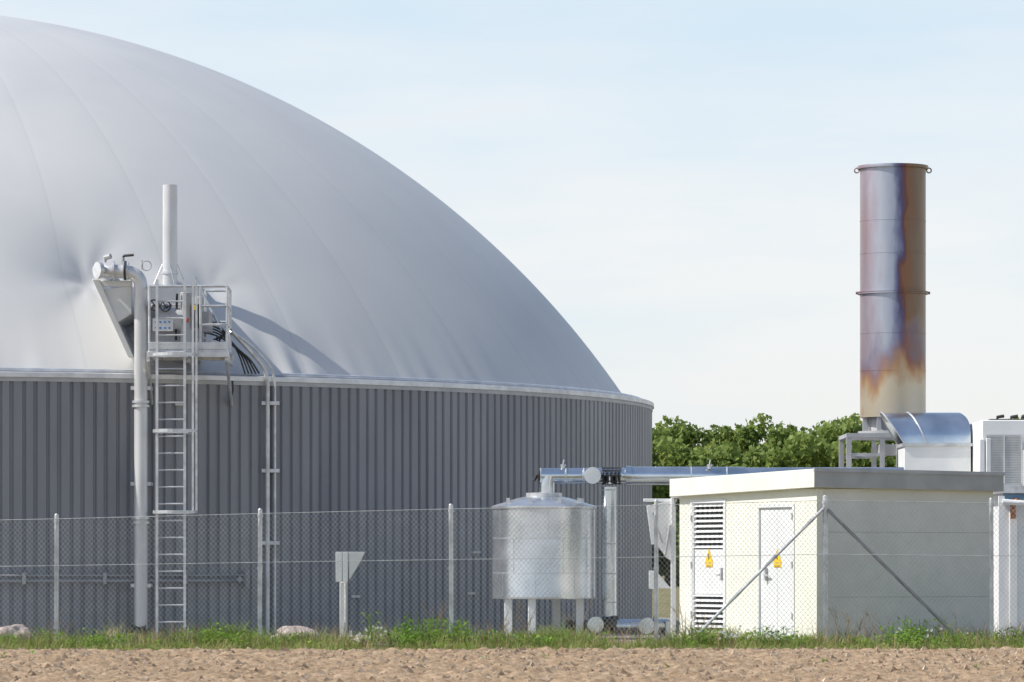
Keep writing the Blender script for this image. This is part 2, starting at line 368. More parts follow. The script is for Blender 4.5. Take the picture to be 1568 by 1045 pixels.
# ------------------------------------------------------------ service platform with ladder
pf=empty('service_platform')
G=Geo()
G.add([(-7.02,70.9,6.02),(-6.9,70.9,6.02),(-6.33,71.0,4.72),(-6.42,71.0,4.72),(-7.02,73.0,6.02),(-6.9,73.0,6.02),(-6.33,71.9,4.72),(-6.42,71.9,4.72)],[(0,1,2,3),(5,4,7,6),(0,4,5,1),(3,2,6,7),(0,3,7,4),(1,5,6,2)])
G.box(-6.95,-6.35,70.95,71.0,5.9,6.0)
G.add([(-6.85,70.98,5.85),(-6.36,70.98,5.92),(-6.36,70.98,5.45),(-6.6,70.98,5.3),(-6.85,73,5.85),(-6.36,73,5.92),(-6.36,73,5.45),(-6.6,73,5.3)],[(0,1,2,3),(5,4,7,6),(0,4,5,1),(3,2,6,7),(0,3,7,4),(1,5,6,2)])
G.make('support_plates',M_whitegrey,pf,bevel=.01)
G=Geo()
G.box(-6.05,-5.42,71.1,73.2,4.92,5.62)
G.box(-6.2,-5.3,72.2,74.2,4.7,6.0)
G.tube([(-5.95,71.05,5.35),(-5.5,71.05,5.35)],.2,20)
G.tube([(-5.45,70.95,4.95),(-5.45,70.95,5.8)],.1,14)
G.tube([(-5.25,71.25,4.95),(-5.25,71.25,5.75)],.075,14)
G.box(-5.36,-5.05,71.2,71.7,5.15,5.5)
G.make('relief_valve_housing',M_grey,pf,bevel=.015)
G=Geo()
G.tube([(-5.92,73.45,5.7),(-5.92,73.45,7.82)],.127,24)
G.make('vent_pipe',M_pipe,pf)
G=Geo(); G.ring((-5.92,73.45),.127,6.3,.03,.02,24); G.tube([(-5.92,73.45,6.0),(-5.92,73.45,6.06)],.2,20)
for a in np.linspace(0,2*math.pi,5)[:-1]:
    G.tube([(-5.92+.13*math.cos(a),73.45+.13*math.sin(a),6.45),(-5.92+.38*math.cos(a+.4),73.45+.3*math.sin(a+.4),5.9)],.008,5)
G.make('vent_flange',M_galv,pf)
G=Geo()
for cx,cz in ((-5.97,5.58),(-5.78,5.56)):
    G.tube([(cx+.085*math.cos(t),70.78,cz+.085*math.sin(t)) for t in np.linspace(0,2*math.pi,19)],.014,6,cap=False)
    G.tube([(cx,70.75,cz),(cx,71.1,cz)],.02,8)
    for t in (0,2.1,4.2): G.tube([(cx,70.78,cz),(cx+.085*math.cos(t),70.78,cz+.085*math.sin(t))],.01,5)
for i in range(4): G.tube([(-4.98+.03*i,71.3,4.9+.05*i),(-5.0+.07*i,70.9,5.0+.04*i),(-4.85,71.5,5.1)],.018,6)
G.tube([(-5.62,70.95,5.0),(-5.6,70.95,5.78)],.02,8)
G.box(-5.3,-5.2,70.85,70.95,5.2,5.6)
G.make('handwheels_and_cables',M_dark,pf)
G=Geo()
for i in range(4):
    for z in (5.30,5.2): G.box(-5.96+.075*i,-5.93+.075*i,70.835,70.85,z-.015,z+.015)
G.make('stickers',M_blue,pf)
G=Geo(); G.box(-6.0,-5.66,70.851,70.86,5.15,5.36); G.make('sticker_white',M_white,pf)
G=Geo(); G.box(-5.34,-5.28,70.8,70.84,5.5,5.58); G.make('yellow_valve_tag',M_yellow,pf)
G=Geo(); G.box(-5.72,-5.68,70.8,70.84,5.55,5.6); G.tube([(-5.42,70.85,5.3),(-5.42,70.85,5.36)],.022,8); G.make('red_tag',M_red,pf)
def bar(G,a,b,r=.022): G.tube([a,b],r,8)
G=Geo()
G.box(-6.05,-4.72,70.55,71.75,4.78,4.83)
for y in (70.55,71.7):
    G.box(-6.07,-4.70,y-.03,y+.03,4.70,4.79)
for x in (-6.05,-5.4,-4.75): G.box(x-.03,x+.03,70.6,wallY(x,0)+.1,4.62,4.70)
G.box(-6.05,-4.72,70.53,70.545,4.83,4.95)
G.make('deck',M_galv,pf,bevel=.004)
G=Geo(); tz=5.88
for (x,y) in ((-6.03,70.56),(-5.18,70.56),(-4.74,70.56),(-4.76,71.7),(-5.18,71.72),(-4.75,71.15)):
    bar(G,(x,y,4.7),(x,y,tz))
for z in (tz,5.55,5.24):
    bar(G,(-5.18,70.56,z),(-4.74,70.56,z)); bar(G,(-4.74,70.56,z),(-4.76,71.7,z)); 
bar(G,(-6.03,70.56,tz),(-5.18,70.56,tz+.0)); bar(G,(-6.03,70.56,tz),(-6.05,71.6,tz))
bar(G,(-5.18,71.72,tz),(-4.76,71.7,tz)); bar(G,(-5.18,71.72,5.35),(-4.76,71.7,5.35))
bar(G,(-5.2,70.56,5.05),(-4.75,70.56,4.9),.015); bar(G,(-5.35,71.6,6.1),(-4.9,71.6,5.2),.02)
bar(G,(-5.0,70.7,4.95),(-4.75,70.6,4.87),.03)
bar(G,(-6.05,70.6,4.65),(-6.05,wallY(-6.05,0),3.95),.025); bar(G,(-4.75,70.6,4.65),(-4.75,wallY(-4.75,0),3.95),.025)
G.make('handrails',M_galv,pf)
G=Geo(); LY=70.42
for x in (-5.89,-5.43): G.box(x-.022,x+.022,LY-.03,LY+.03,.0,5.98)
z=.3
while z<5.9: G.tube([(-5.89,LY,z),(-5.43,LY,z)],.014,8); z+=.28
for z in (2.12,3.46,4.72):
    for x in (-5.89,-5.43): G.box(x-.02,x+.02,LY,wallY(x,0),z-.03,z+.03)
    G.box(-5.95,-5.37,LY-.05,LY-.032,z-.03,z+.03)
    cx=-5.58; pts=[(cx+.37*math.cos(t)-.0,LY-.05-.62*max(0,math.sin(t))**.8,z) for t in np.linspace(0.0,math.pi,15)]
    for i in range(14):
        a,b_=pts[i],pts[i+1]
        G.add([(a[0],a[1],z-.025),(b_[0],b_[1],z-.025),(b_[0],b_[1],z+.025),(a[0],a[1],z+.025)],[(0,1,2,3)])
for t in (.02,.45):
    x=-5.60+.37*math.cos(t); y=LY-.05-.62*math.sin(t)**.8
    G.box(x-.018,x+.018,y-.012,y-.004,2.1,5.95)
G.make('caged_ladder',M_galv,pf,bevel=0)

# ------------------------------------------------------------ condensate vessel (silver tank)
ct=empty('condensate_storage_vessel'); cx,cy=.535,71.0
G=Geo()
G.lathe([(.0,.70),(.84,.70),(.86,.68),(.865,.70),(.86,.73),(.86,2.17),(.88,2.18),(.88,2.22),(.86,2.235),(.45,2.36),(.2,2.41),(.0,2.42)],(cx,cy),72)
G.make('jacket',M_tanksheet,ct,ang=25)
G=Geo()
for z in (1.11,1.69): G.ring((cx,cy),.86,z,.008,.003,72)
for a,za,zb in ((-2.5,.74,1.1),(-1.75,.74,1.1),(-.95,.74,1.1),(-2.2,1.12,1.68),(-1.2,1.12,1.68),(-.6,1.12,1.68),(-2.6,1.7,2.16),(-1.5,1.7,2.16),(-.8,1.7,2.16)):
    x=cx+.861*math.cos(a); y=cy+.861*math.sin(a)
    G.tube([(x,y,za),(x,y,zb)],.004,5)
for a in (-2.6,-1.9,-1.2,-.6,.4,1.6): 
    x=cx+.7*math.cos(a); y=cy+.7*math.sin(a); G.box(x-.03,x+.03,y-.02,y+.02,2.26,2.36)
G.lathe([(.30,2.36),(.3,2.45),(.0,2.46)],(cx,cy),24)
G.make('seams_and_lugs',M_galv,ct)
G=Geo()
for x,y in ((-.06,70.6),(.33,70.3),(.75,71.5),(1.13,70.75)):
    G.box(x-.065,x+.065,y-.06,y+.06,0,.70); G.box(x-.11,x+.11,y-.1,y+.1,0,.03)
G.make('legs',M_white,ct,bevel=.01)
# ------------------------------------------------------------ insulated gas pipework
gw=empty('insulated_gas_pipework')
G=Geo(); pz=2.735
G.tube([(.46,71,pz),(6.6,71.6,pz+.03)],.13,28)
G.tube(bend([(.58,71,2.42),(.58,71,2.6),(.6,71,pz)],.1),.13,24)
G.tube([(1.63,71,.4),(1.63,71,2.55)],.118,28)
G.tube([(1.63,71,2.6),(1.63,71,pz)],.1,20)
G.tube([(1.34,70.62,pz),(1.36,71.1,pz)],.14,28)
G.tube([(1.9,70.95,pz),(1.99,70.95,pz)],.165,28)
G.tube([(1.95,70.98,pz),(3.9,71.2,pz)],.155,28)
G.tube(bend([(1.63,71,.5),(1.63,71,.22),(2.6,71.1,.22)],.2),.12,24)
G.tube([(.9,71.2,.22),(2.6,71.2,.2)],.12,24)
G.tube([(1.39,70.5,.25),(1.42,71.2,.25)],.135,28)
G.tube([(2.24,70.5,.23),(2.26,71.2,.23)],.135,28)
G.tube([(2.6,71.1,.0),(2.6,71.1,.3)],.13,20)
G.make('jacketed_pipes',M_sheet,gw)
G=Geo()
for x in (.48,.9,1.2,2.4,3.0,3.6): G.tube([(x-.010,71+(.09*(x-1.95)/1.0 if x>1.9 else 0),pz),(x+.010,71+(.09*(x-1.95) if x>1.9 else 0),pz)],.134 if x<1.9 else .159,28)
for z in (.62,1.1,1.6,2.5): G.ring((1.63,71),.118,z,.014,.008,28)
for x in (.85,3.3):
    G.tube([(x,71,pz+.12),(x,71,pz+.19)],.03,10)
    G.tube([(x-.04,71,pz+.17),(x+.05,71,pz+.17)],.022,8)
    G.tube([(x,71,pz+.18),(x+.02,71,pz+.27)],.012,6)
G.make('joint_bands',M_galv,gw)
G=Geo()
for x in (1.53,1.6,1.67,1.74,1.80): G.tube([(x-.012,70.98,pz),(x+.012,70.98,pz)],.15,24)
for t in np.linspace(0,2*math.pi,9)[:-1]:
    G.tube([(1.5,70.98+.13*math.cos(t),pz+.13*math.sin(t)),(1.83,70.98+.13*math.cos(t),pz+.13*math.sin(t))],.012,6)
G.tube([(1.55,70.98,.25),(1.75,70.9,.25)],.15,16); G.tube([(2.36,70.8,.22),(2.42,70.8,.22)],.17,16)
G.tube([(.9,71.0,.2),(1.25,71,.2)],.1,12)
G.make('bellows_and_valves',M_dark,gw)
G=Geo(); G.tube([(.43,71,pz),(.46,71,pz)],.12,24); G.tube([(.42,70.95,pz+.02),(.36,70.95,pz-.08)],.03,8); G.make('end_flange',M_dark,gw)
ws=empty('white_equipment_stand')
G=Geo()
G.prism([(2.2,2.21),(2.64,2.31),(2.64,1.3),(2.52,1.36),(2.37,1.58),(2.28,1.58)],69.4,69.46)
G.prism([(2.24,1.15),(2.36,1.15),(2.36,.85),(2.24,.85)],69.4,69.46)
G.prism([(2.38,1.12),(2.6,.86),(2.38,.86)],69.38,69.44)
G.box(2.60,2.68,69.35,69.55,0,2.35)
G.box(2.15,2.7,69.47,69.52,2.28,2.33)
G.make('gusset_plates',M_white,ws,bevel=.006)
G=Geo(); G.tube([(2.66,69.3,2.2),(2.64,69.3,2.34),(2.9,69.3,2.36)],.03,8); G.tube([(2.45,69.35,1.6),(2.3,69.35,2.1)],.02,8); G.tube([(2.5,69.35,1.4),(2.58,69.35,1.9)],.02,8); G.make('hoses',M_grey,ws)

ms=empty('marker_sign_post')
G=Geo(); Ys=66.5; G.box(-2.70,-2.58,Ys,Ys+.08,0,.98); G.box(-2.62,-2.6,Ys-.02,Ys,0,.98); G.make('post',M_whitegrey,ms,bevel=.01)
G=Geo(); G.box(-2.76,-2.66,Ys-.06,Ys-.04,1.0-.02,1.45); G.box(-2.65,-2.57,Ys-.06,Ys-.04,.98,1.45)
G.make('sign_box',M_white,ms,bevel=.004)
G=Geo(); G.prism([(-2.565,1.45),(-2.3,1.45),(-2.37,1.30),(-2.55,1.0)],Ys-.055,Ys-.035)
G.make('sign_plate',M_whitegrey,ms,bevel=.004)
G=Geo(); G.box(-2.63,-2.585,Ys-.07,Ys-.0,.1,.35); G.make('cable_box',M_grey,ms)

# ------------------------------------------------------------ transformer building
tb=empty('transformer_kiosk_building')
C=Vector((4.68,65.16)); U=Vector((-.4596,.888)); V=Vector((.888,.4596))
def T(u,v_,z):
    p=C+U*u+V*v_; return (p.x,p.y,z)
LU,LV=4.26,3.24
def quadbox(G,u0,u1,v0,v1,z0,z1): G.box(u0,u1,v0,v1,z0,z1,T=T)
G=Geo(); zt=2.42
segs=[(0,.654),(1.78,2.76),(3.89,LU)]
for a,b_ in segs: quadbox(G,a,b_,0,.12,-.1,zt)
quadbox(G,.654,1.78,0,.12,2.2,zt); quadbox(G,2.76,3.89,0,.12,2.3,zt)
quadbox(G,.654,1.78,0,.12,-.1,.08); quadbox(G,2.76,3.89,0,.12,-.1,.08)
quadbox(G,LU-.12,LU,.12,LV,-.1,zt); quadbox(G,.12,LU-.12,LV-.12,LV,-.1,zt)
G.make('walls',M_cream,tb)
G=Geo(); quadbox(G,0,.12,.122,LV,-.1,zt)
G.make('end_wall',noise_mat('end_wall_render_shaded',(.66,.65,.59),(.74,.725,.66),scale=1.1,rough=.85,bump=.3,bscale=50),tb)  # cream render darkened, shade of this face put into its colour
G=Geo()
for z in (.75,1.75): quadbox(G,-.003,.01,.14,LV-.02,z-.004,z+.004)
G.make('wall_joints',M_fascia_shade_joints,tb)
ov=.12
def roofz(u,v_,top): return 2.72-.018*(u+ov)-.01*(v_+ov)-(0 if top else .285)
us=(-ov,LU+ov); vs=(-ov,LV+ov)
vv=[T(u,v_,roofz(u,v_,t)) for t in (0,1) for v_ in vs for u in us]
ro=mobj('roof_slab',vv,[(0,2,3,1),(4,5,7,6),(0,1,5,4),(2,6,7,3),(0,4,6,2),(1,3,7,5)],M_fascia,tb)
ro.data.materials.append(M_fascia_shade_joints); 
for i,p in enumerate(ro.data.polygons): p.material_index=1 if i in (4,) else 0  # end face gets the grey with its shade painted in
bm_=ro.modifiers.new('Bevel','BEVEL'); bm_.width=.008; bm_.segments=2
G=Geo()
v0,v1=-.125-.0,LV+.13
vv=[T(u,v_,roofz(-.12,v_,1)+dz) for u in (-.135,-.1) for v_ in (v0,v1) for dz in (-.04,.015)]
G.add(vv,[(0,1,3,2),(4,6,7,5),(0,2,6,4),(1,5,7,3),(0,4,5,1),(2,3,7,6)])
G.make('roof_edge_trim',M_grey,tb)
G=Geo()
def frame(G,a,b_,z0,z1,w=.05,d0=-.015,d1=.06):
    quadbox(G,a,a+w,d0,d1,z0,z1); quadbox(G,b_-w,b_,d0,d1,z0,z1)
    quadbox(G,a+w,b_-w,d0,d1,z1-w,z1); quadbox(G,a+w,b_-w,d0,d1,z0,z0+w)
frame(G,2.762,3.888,.082,2.298,.055); frame(G,.656,1.778,.082,2.198,.055)
quadbox(G,2.82,3.83,.02,.055,.78,1.5)
for (z0,z1) in ((1.5,2.24),(.14,.78)):
    z=z0+.02
    while z<z1-.03:
        vv=[T(u,v_,zz) for u in (2.82,3.83) for v_,zz in ((-.005,z),(.004,z-.004),(.055,z+.035),(.05,z+.042))]
        G.add(vv,[(0,1,2,3),(7,6,5,4),(0,4,5,1),(1,5,6,2),(2,6,7,3),(3,7,4,0)])
        z+=.083
quadbox(G,3.80,3.83,-.005,.05,.14,2.24); quadbox(G,2.82,2.85,-.005,.05,.14,2.24)
G.make('louvre_door',M_white,tb)
G=Geo(); quadbox(G,2.80,3.85,.07,.08,.12,2.26); G.make('louvre_shade_backing',M_louvdark,tb)  # dark sheet painting the shade behind the louvre slats
G=Geo(); quadbox(G,.713,1.2,.02,.05,.14,2.14); quadbox(G,1.205,1.72,.02,.05,.14,2.14); G.make('steel_door',M_white,tb,bevel=.006)
G=Geo()
for u in (2.87,1.62-.12): quadbox(G,u,u+.04,-.03,.02,1.0,1.2); 
quadbox(G,2.90,3.0,-.045,-.03,1.07,1.1); quadbox(G,1.4,1.53,-.045,-.03,1.07,1.1)
for z in (.4,1.2,1.95):
    quadbox(G,.69,.72,-.03,-.005,z,z+.1); quadbox(G,3.83,3.86,-.03,-.017,z,z+.1)
quadbox(G,.66,1.77,-.05,.02,.06,.08)
G.make('door_furniture',M_grey,tb)
def tri(u,z,s,off):
    G=Geo(); a=[T(u-s,off,z),T(u+s,off,z),T(u,off,z+1.75*s)]; b2=[T(u-s,off-.004,z),T(u+s,off-.004,z),T(u,off-.004,z+1.75*s)]
    G.add(a+b2,[(3,4,5),(0,1,4,3),(1,2,5,4),(2,0,3,5)])
    G.box(u-s*.85,u+s*.85,off-.004,off,z-.07,z-.012,T=T)
    return G
tri(3.33,1.28,.13,.015).make('warning_sign_louvre',M_yellow,tb)
tri(1.2,1.28,.13,.015).make('warning_sign_door',M_yellow,tb)
G=Geo()
for u in (3.33,1.2):
    G.box(u-.012,u+.012,.007,.009,1.33,1.43,T=T); G.box(u-.07,u+.07,.007,.009,1.225,1.235,T=T)
G.make('warning_marks',M_dark,tb)
G=Geo(); quadbox(G,-.25,LU+.2,-.25,LV+.2,-.05,.03); G.make('plinth',M_conc,tb)

# ------------------------------------------------------------ exhaust stack
es=empty('exhaust_chimney_stack',(7.18,80,0))
m,nt,b=new_mat('heat_tinted_steel'); L=nt.links
tc=N(nt,'ShaderNodeTexCoord'); sep=N(nt,'ShaderNodeSeparateXYZ'); L.new(tc.outputs['Object'],sep.inputs[0])
def MA(op,a,b_,c=None):
    n=N(nt,'ShaderNodeMath',operation=op)
    for i,q in enumerate((a,b_,c)):
        if q is None: continue
        if isinstance(q,(int,float)): n.inputs[i].default_value=q
        else: L.new(q,n.inputs[i])
    return n.outputs[0]
def NO(scale,st):
    mp=N(nt,'ShaderNodeMapping'); mp.inputs['Scale'].default_value=st; L.new(tc.outputs['Object'],mp.inputs[0])
    n=N(nt,'ShaderNodeTexNoise'); n.inputs['Scale'].default_value=scale; n.inputs['Detail'].default_value=4; L.new(mp.outputs[0],n.inputs['Vector']); return n.outputs['Fac']
nA=NO(1.3,(1,1,.4)); nB=NO(5,(1,1,.3)); nC=NO(2.2,(1,1,.5))
xx=MA('ADD',MA('MULTIPLY',sep.outputs[0],1.6),MA('ADD',MA('MULTIPLY',MA('SUBTRACT',nA,.5),.8),MA('MULTIPLY',MA('SUBTRACT',nB,.5),.55)))
fac=MA('MULTIPLY_ADD',xx,.5,.5)
r=N(nt,'ShaderNodeValToRGB'); e=r.color_ramp.elements; cr=r.color_ramp
e[0].position=.0; e[0].color=(.34,.25,.26,1); e[1].position=1; e[1].color=(.25,.18,.125,1)
for p,c in ((.12,(.36,.31,.35)),(.3,(.44,.46,.52)),(.44,(.36,.40,.49)),(.53,(.17,.18,.30)),(.585,(.10,.08,.15)),(.63,(.17,.07,.055)),(.67,(.24,.115,.06)),(.76,(.205,.13,.085)),(.86,(.215,.15,.10))):
    q=e.new(p); q.color=(*c,1)
L.new(fac,r.inputs[0])
zz=MA('ADD',sep.outputs[2],MA('ADD',MA('MULTIPLY',MA('SUBTRACT',nA,.5),1.4),MA('ADD',MA('MULTIPLY',MA('SUBTRACT',nC,.5),1.4),MA('MULTIPLY',sep.outputs[0],-.5))))
r2=N(nt,'ShaderNodeValToRGB'); e=r2.color_ramp.elements
e[0].position=.0; e[0].color=(.5,.46,.38,1); e[1].position=1; e[1].color=(.36,.37,.42,1)
for p,c in ((.32,(.56,.48,.35)),(.52,(.45,.26,.13)),(.66,(.27,.12,.10)),(.8,(.18,.17,.27))):
    q=e.new(p); q.color=(*c,1)
zf=N(nt,'ShaderNodeMapRange'); zf.inputs[1].default_value=3.9; zf.inputs[2].default_value=5.7; L.new(zz,zf.inputs[0]); L.new(zf.outputs[0],r2.inputs[0])
fm=N(nt,'ShaderNodeMapRange'); fm.inputs[1].default_value=1.0; fm.inputs[2].default_value=.5; L.new(zf.outputs[0],fm.inputs[0])
mx=N(nt,'ShaderNodeMix',data_type='RGBA'); L.new(fm.outputs[0],mx.inputs[0]); L.new(r.outputs[0],mx.inputs[6]); L.new(r2.outputs[0],mx.inputs[7])
L.new(mx.outputs[2],b.inputs['Base Color']); b.inputs['Metallic'].default_value=.45; b.inputs['Roughness'].default_value=.38
G=Geo()
G.lathe([(.60,8.7),(.60,4.02),(.618,4.02),(.618,8.70)],seg=64)
for z in (4.9,5.6,7.1,7.72): G.ring((0,0),.618,z,.01,.004,64)
G.lathe([(.61,6.34),(.66,6.34),(.66,6.365),(.61,6.365)],seg=64); G.lathe([(.61,6.372),(.66,6.372),(.66,6.395),(.61,6.395)],seg=64)
G.lathe([(.60,8.70),(.665,8.70),(.67,8.73),(.665,8.76),(.60,8.76),(.60,8.70)],seg=64)
for t in (0,math.pi):
    cxx=.68*math.cos(t); G.tube([(cxx+.045*math.cos(a),0,8.68+.045*math.sin(a)) for a in np.linspace(0,6.28,13)],.014,6,cap=False)
    G.tube([(.66*math.cos(t),0,6.37),(.70*math.cos(t),0,6.37)],.03,6)
G.make('stack_shell',m,es)
G=Geo()
for a in np.linspace(0,2*math.pi,9)[:-1]:
    x,y=.55*math.cos(a+.2),.55*math.sin(a+.2); G.box(x-.04,x+.04,y-.04,y+.04,3.72,4.03)
G.lathe([(.0,3.70),(.66,3.70),(.66,3.76),(.0,3.76)],seg=32)
G.lathe([(.45,3.76),(.45,4.02)],seg=32)
G.make('base_ring',M_grey,es)
G=Geo()
for x in (-.9,-.28,.6,1.2):
    for y in (-.9,.9): G.box(x-.045,x+.045,y-.045,y+.045,0,3.62)
for y in (-.9,.9): G.box(-.95,1.25,y-.05,y+.05,3.62,3.70)
for x in (-.9,.6): G.box(x-.045,x+.045,-.9,.9,3.625,3.695)
for y in (-.9,.9): G.box(-.85,-.32,y-.03,y+.03,3.27,3.33)
G.box(-.85,1.2,-.92,-.88,2.6,2.68)
G.box(-.3,.25,-.7,.1,3.3,3.5); G.box(.0,.12,-.8,-.7,3.0,3.6)
G.make('support_frame',M_grey,es)

# ------------------------------------------------------------ duct with elbow hood
vd=empty('ventilation_duct_hood')
G=Geo()
G.box(7.16,8.38,77.5,78.7,0,3.42)
G.make('riser_duct',M_white,vd,bevel=.012)
# barrel-topped elbow: rounded section swept from the riser to the slanted intake
ns_=20; sec=[(78.1-.6*math.cos(t),3.47+.58*math.sin(t)**.85) for t in np.linspace(0,math.pi,ns_)]
xl=lambda z:7.155-(z-3.47)/.58*.37
xr=lambda z:8.38-.16*((z-3.47)/.58)**5
v=[];f=[]
stn=(0,.3,.36,.7,1)
for k in stn:
    for (y,z) in sec: v.append((xl(z)+(xr(z)-xl(z))*k,y,z))
for i in range(len(stn)-1):
    for j in range(ns_-1): f.append((i*ns_+j,i*ns_+j+1,(i+1)*ns_+j+1,(i+1)*ns_+j))
f.append(tuple((len(stn)-1)*ns_+j for j in range(ns_)))
auto(mobj('curved_elbow',v,f,M_sheet,vd),50)
G=Geo(); G.add([(7.16,77.5,3.471),(7.16,78.7,3.471),(8.38,78.7,3.471),(8.38,77.5,3.471)],[(0,1,2,3)]); G.make('duct_floor',M_dark,vd)
G=Geo()
G.box(7.13,8.41,77.47,78.73,3.41,3.468)
for k in (0,.34):
    G.tube([(xl(z)+(xr(z)-xl(z))*k,78.1+(y-78.1)*1.01,z+.005) for y,z in sec],.014,6)
G.make('duct_flanges',M_galv,vd)

# ------------------------------------------------------------ engine container (right)
ec=empty('engine_container_building')
G=Geo(); G.box(8.62,16.5,74.4,82,0,2.5); 
for i in range(24):
    x=8.72+.32*i; G.box(x,x+.14,74.37,74.4,.15,2.38)
G.make('container_body',M_white,ec,bevel=.01)
G=Geo(); G.box(8.42,16.7,74.2,82.2,2.5,2.62); G.make('roof_edge',M_galv,ec)
G=Geo(); G.box(8.42,16.6,76,80,2.62,3.84); G.box(8.36,8.46,75.9,76.0,2.62,3.5); G.make('cooler_housing',M_white,ec,bevel=.015)
G=Geo()
G.box(8.50,9.12,75.965,75.985,2.7,3.56)
G.make('cooler_panel_back',noise_mat('cooler_mesh_grey',(.4,.4,.39),(.5,.5,.49),scale=8),ec)
G=Geo()
for x in (8.48,8.80,9.115): G.box(x,x+.02,75.94,75.975,2.7,3.56)
z=2.7
while z<3.57: G.box(8.48,9.13,75.955,75.97,z,z+.010); z+=.03
G.make('cooler_grille',M_whitegrey,ec)
G=Geo()
for x in (8.75,9.0,9.2): G.tube([(x,76.5,3.84),(x,76.5,3.91),(x+.12,76.5,3.93)],.03,8)
G.box(8.6,9.6,76.3,76.7,3.84,3.87)
G.make('roof_fittings',M_dark,ec)
G=Geo(); G.box(8.44,8.52,75.5,75.6,2.62,3.5); G.box(9.14,9.6,75.9,75.99,2.66,3.3); G.make('housing_posts',M_whitegrey,ec,bevel=.01)
G=Geo(); G.tube([(8.72,74.2,2.15),(8.8,74.2,2.15)],.1,14); G.tube([(8.78,74.2,2.3),(8.82,74.25,2.4)],.04,8); G.tube([(8.76,74.2,2.15),(8.76,74.2,2.3)],.05,10); G.make('rusty_valve',M_rust,ec)
G=Geo(); G.box(8.5,8.6,74.1,74.2,0,2.45); G.tube([(8.56,74.05,2.35),(9.2,74.05,2.3)],.05,10); G.make('corner_post',M_white,ec)
G=Geo(); G.box(8.6,16,74.32,74.36,2.4,2.49); G.make('blue_gutter',noise_mat('blue_gutter',(.12,.25,.42),(.2,.33,.5),rough=.4),ec)

# ------------------------------------------------------------ chain-link fence
fn=empty('chain_link_fence'); FY=64.0
posts=[(-13.0,1.9),(-9.95,1.93),(-6.88,1.99),(-3.81,2.07),(-.915,2.14),(2.175,2.2),(4.73,2.27),(7.24,2.23),(10.1,2.25),(13.1,2.25)]
def topz(x):
    for (a,za),(b_,zb) in zip(posts,posts[1:]):
        if a<=x<=b_: return za+(zb-za)*(x-a)/(b_-a)-.05
    return posts[0][1]-.05 if x<posts[0][0] else posts[-1][1]-.05
G=Geo()
for x,z in posts:
    r_=.042 if abs(x-4.73)<.01 else .033
    lean=random.uniform(-.012,.012)
    G.tube([(x,FY+.05,-.3),(x+lean,FY+.05,z+.01),(x+lean,FY+.05,z+.03)],[r_,r_,r_*.5],12)
    for zz in (.3,1.2,z-.08):
        G.tube([(x+lean*zz/2,FY+.05,zz-.02),(x+lean*zz/2,FY+.05,zz+.02)],r_+.008,12)
G.tube([(4.7,FY+.02,2.1),(2.72,FY+.02,.12)],.024,10)
G.make('posts',M_galv,fn)
G=Geo(); G.tube([(4.76,FY+.02,2.08),(6.9,FY+.02,-.02)],.026,10); G.make('corner_brace',noise_mat('weathered_steel',(.2,.2,.21),(.3,.3,.3),rough=.5,metal=.4),fn)
G=Geo()
def ribbon(a,b_,w):
    a=Vector(a); b_=Vector(b_); d=(b_-a).normalized(); n1=Vector((0,-1,0)); s=d.cross(n1)*w
    G.add([a+s,a-s*.5+n1*w*.8,a-s*.5-n1*w*.8,b_+s,b_-s*.5+n1*w*.8,b_-s*.5-n1*w*.8],[(0,1,4,3),(1,2,5,4),(2,0,3,5)])
pitch=.072; z0=-.05; X=-13.0
while X<13.0:
    for sgn in (1,-1):
        k=1.15; xe=X
        for it in range(4):
            h=topz(xe)-z0; xe=X+sgn*h/k
        if -13<xe<13.1:
            off=.002*sgn
            ribbon((X,FY+off,z0),(xe,FY+off,topz(xe)),.0027)
    X+=pitch
for fz in (0,1,2):
    pts=[(x,FY-.004,(z-.05) if fz==0 else (z*.62 if fz==1 else .05)) for x,z in posts]
    G.tube(pts,.0045 if fz<2 else .003,5)
G.make('wire_mesh',M_galv,fn,smooth=False)

# ------------------------------------------------------------ vegetation
def blade_field(name,n,mat,xr,yf,hf,wf,lean=.35,segs=2):
    v=[];f=[]
    for _ in range(n):
        x=random.uniform(*xr); y=yf(x); h=hf(x,y)
        if h<=0: continue
        w_=wf*random.uniform(.6,1.4); a=random.uniform(0,math.pi); dx,dy=math.cos(a)*w_,math.sin(a)*w_
        lx=random.gauss(0,lean)*h; ly=random.gauss(0,lean)*h
        o=len(v)
        v+=[(x-dx,y-dy,0),(x+dx,y+dy,0),(x+dx*.7+lx*.4,y+dy*.7+ly*.4,h*.6),(x-dx*.7+lx*.4,y-dy*.7+ly*.4,h*.6),(x+lx,y+ly,h*random.uniform(.85,1))]
        f+=[(o,o+1,o+2,o+3),(o+3,o+2,o+4)]
    return mobj(name,v,f,mat)
def gh(x,y):
    n_=mnoise.noise((x*.8,y*.8,5)); n2_=mnoise.noise((x*3,y*3,9))
    near=min(1,max(.35,(y-edge(x))/3.5))
    if n_+n2_*.7<-.22 and random.random()<.85: return 0
    return max(.03,(.15+.24*n_+.16*n2_)*near)*random.uniform(.5,1.5)
blade_field('grass_verge',62000,M_grass,(-12,12),lambda x:edge(x)-.25+(66.8-edge(x))*random.random()**1.0,gh,.007,.5)
blade_field('dry_grass_stalks',6000,M_dry,(-12,12),lambda x:random.uniform(60.8,67.5),lambda x,y:random.uniform(.10,.5)*(1 if mnoise.noise((x*.9,1,2))>0 else .5),.0035,.3)
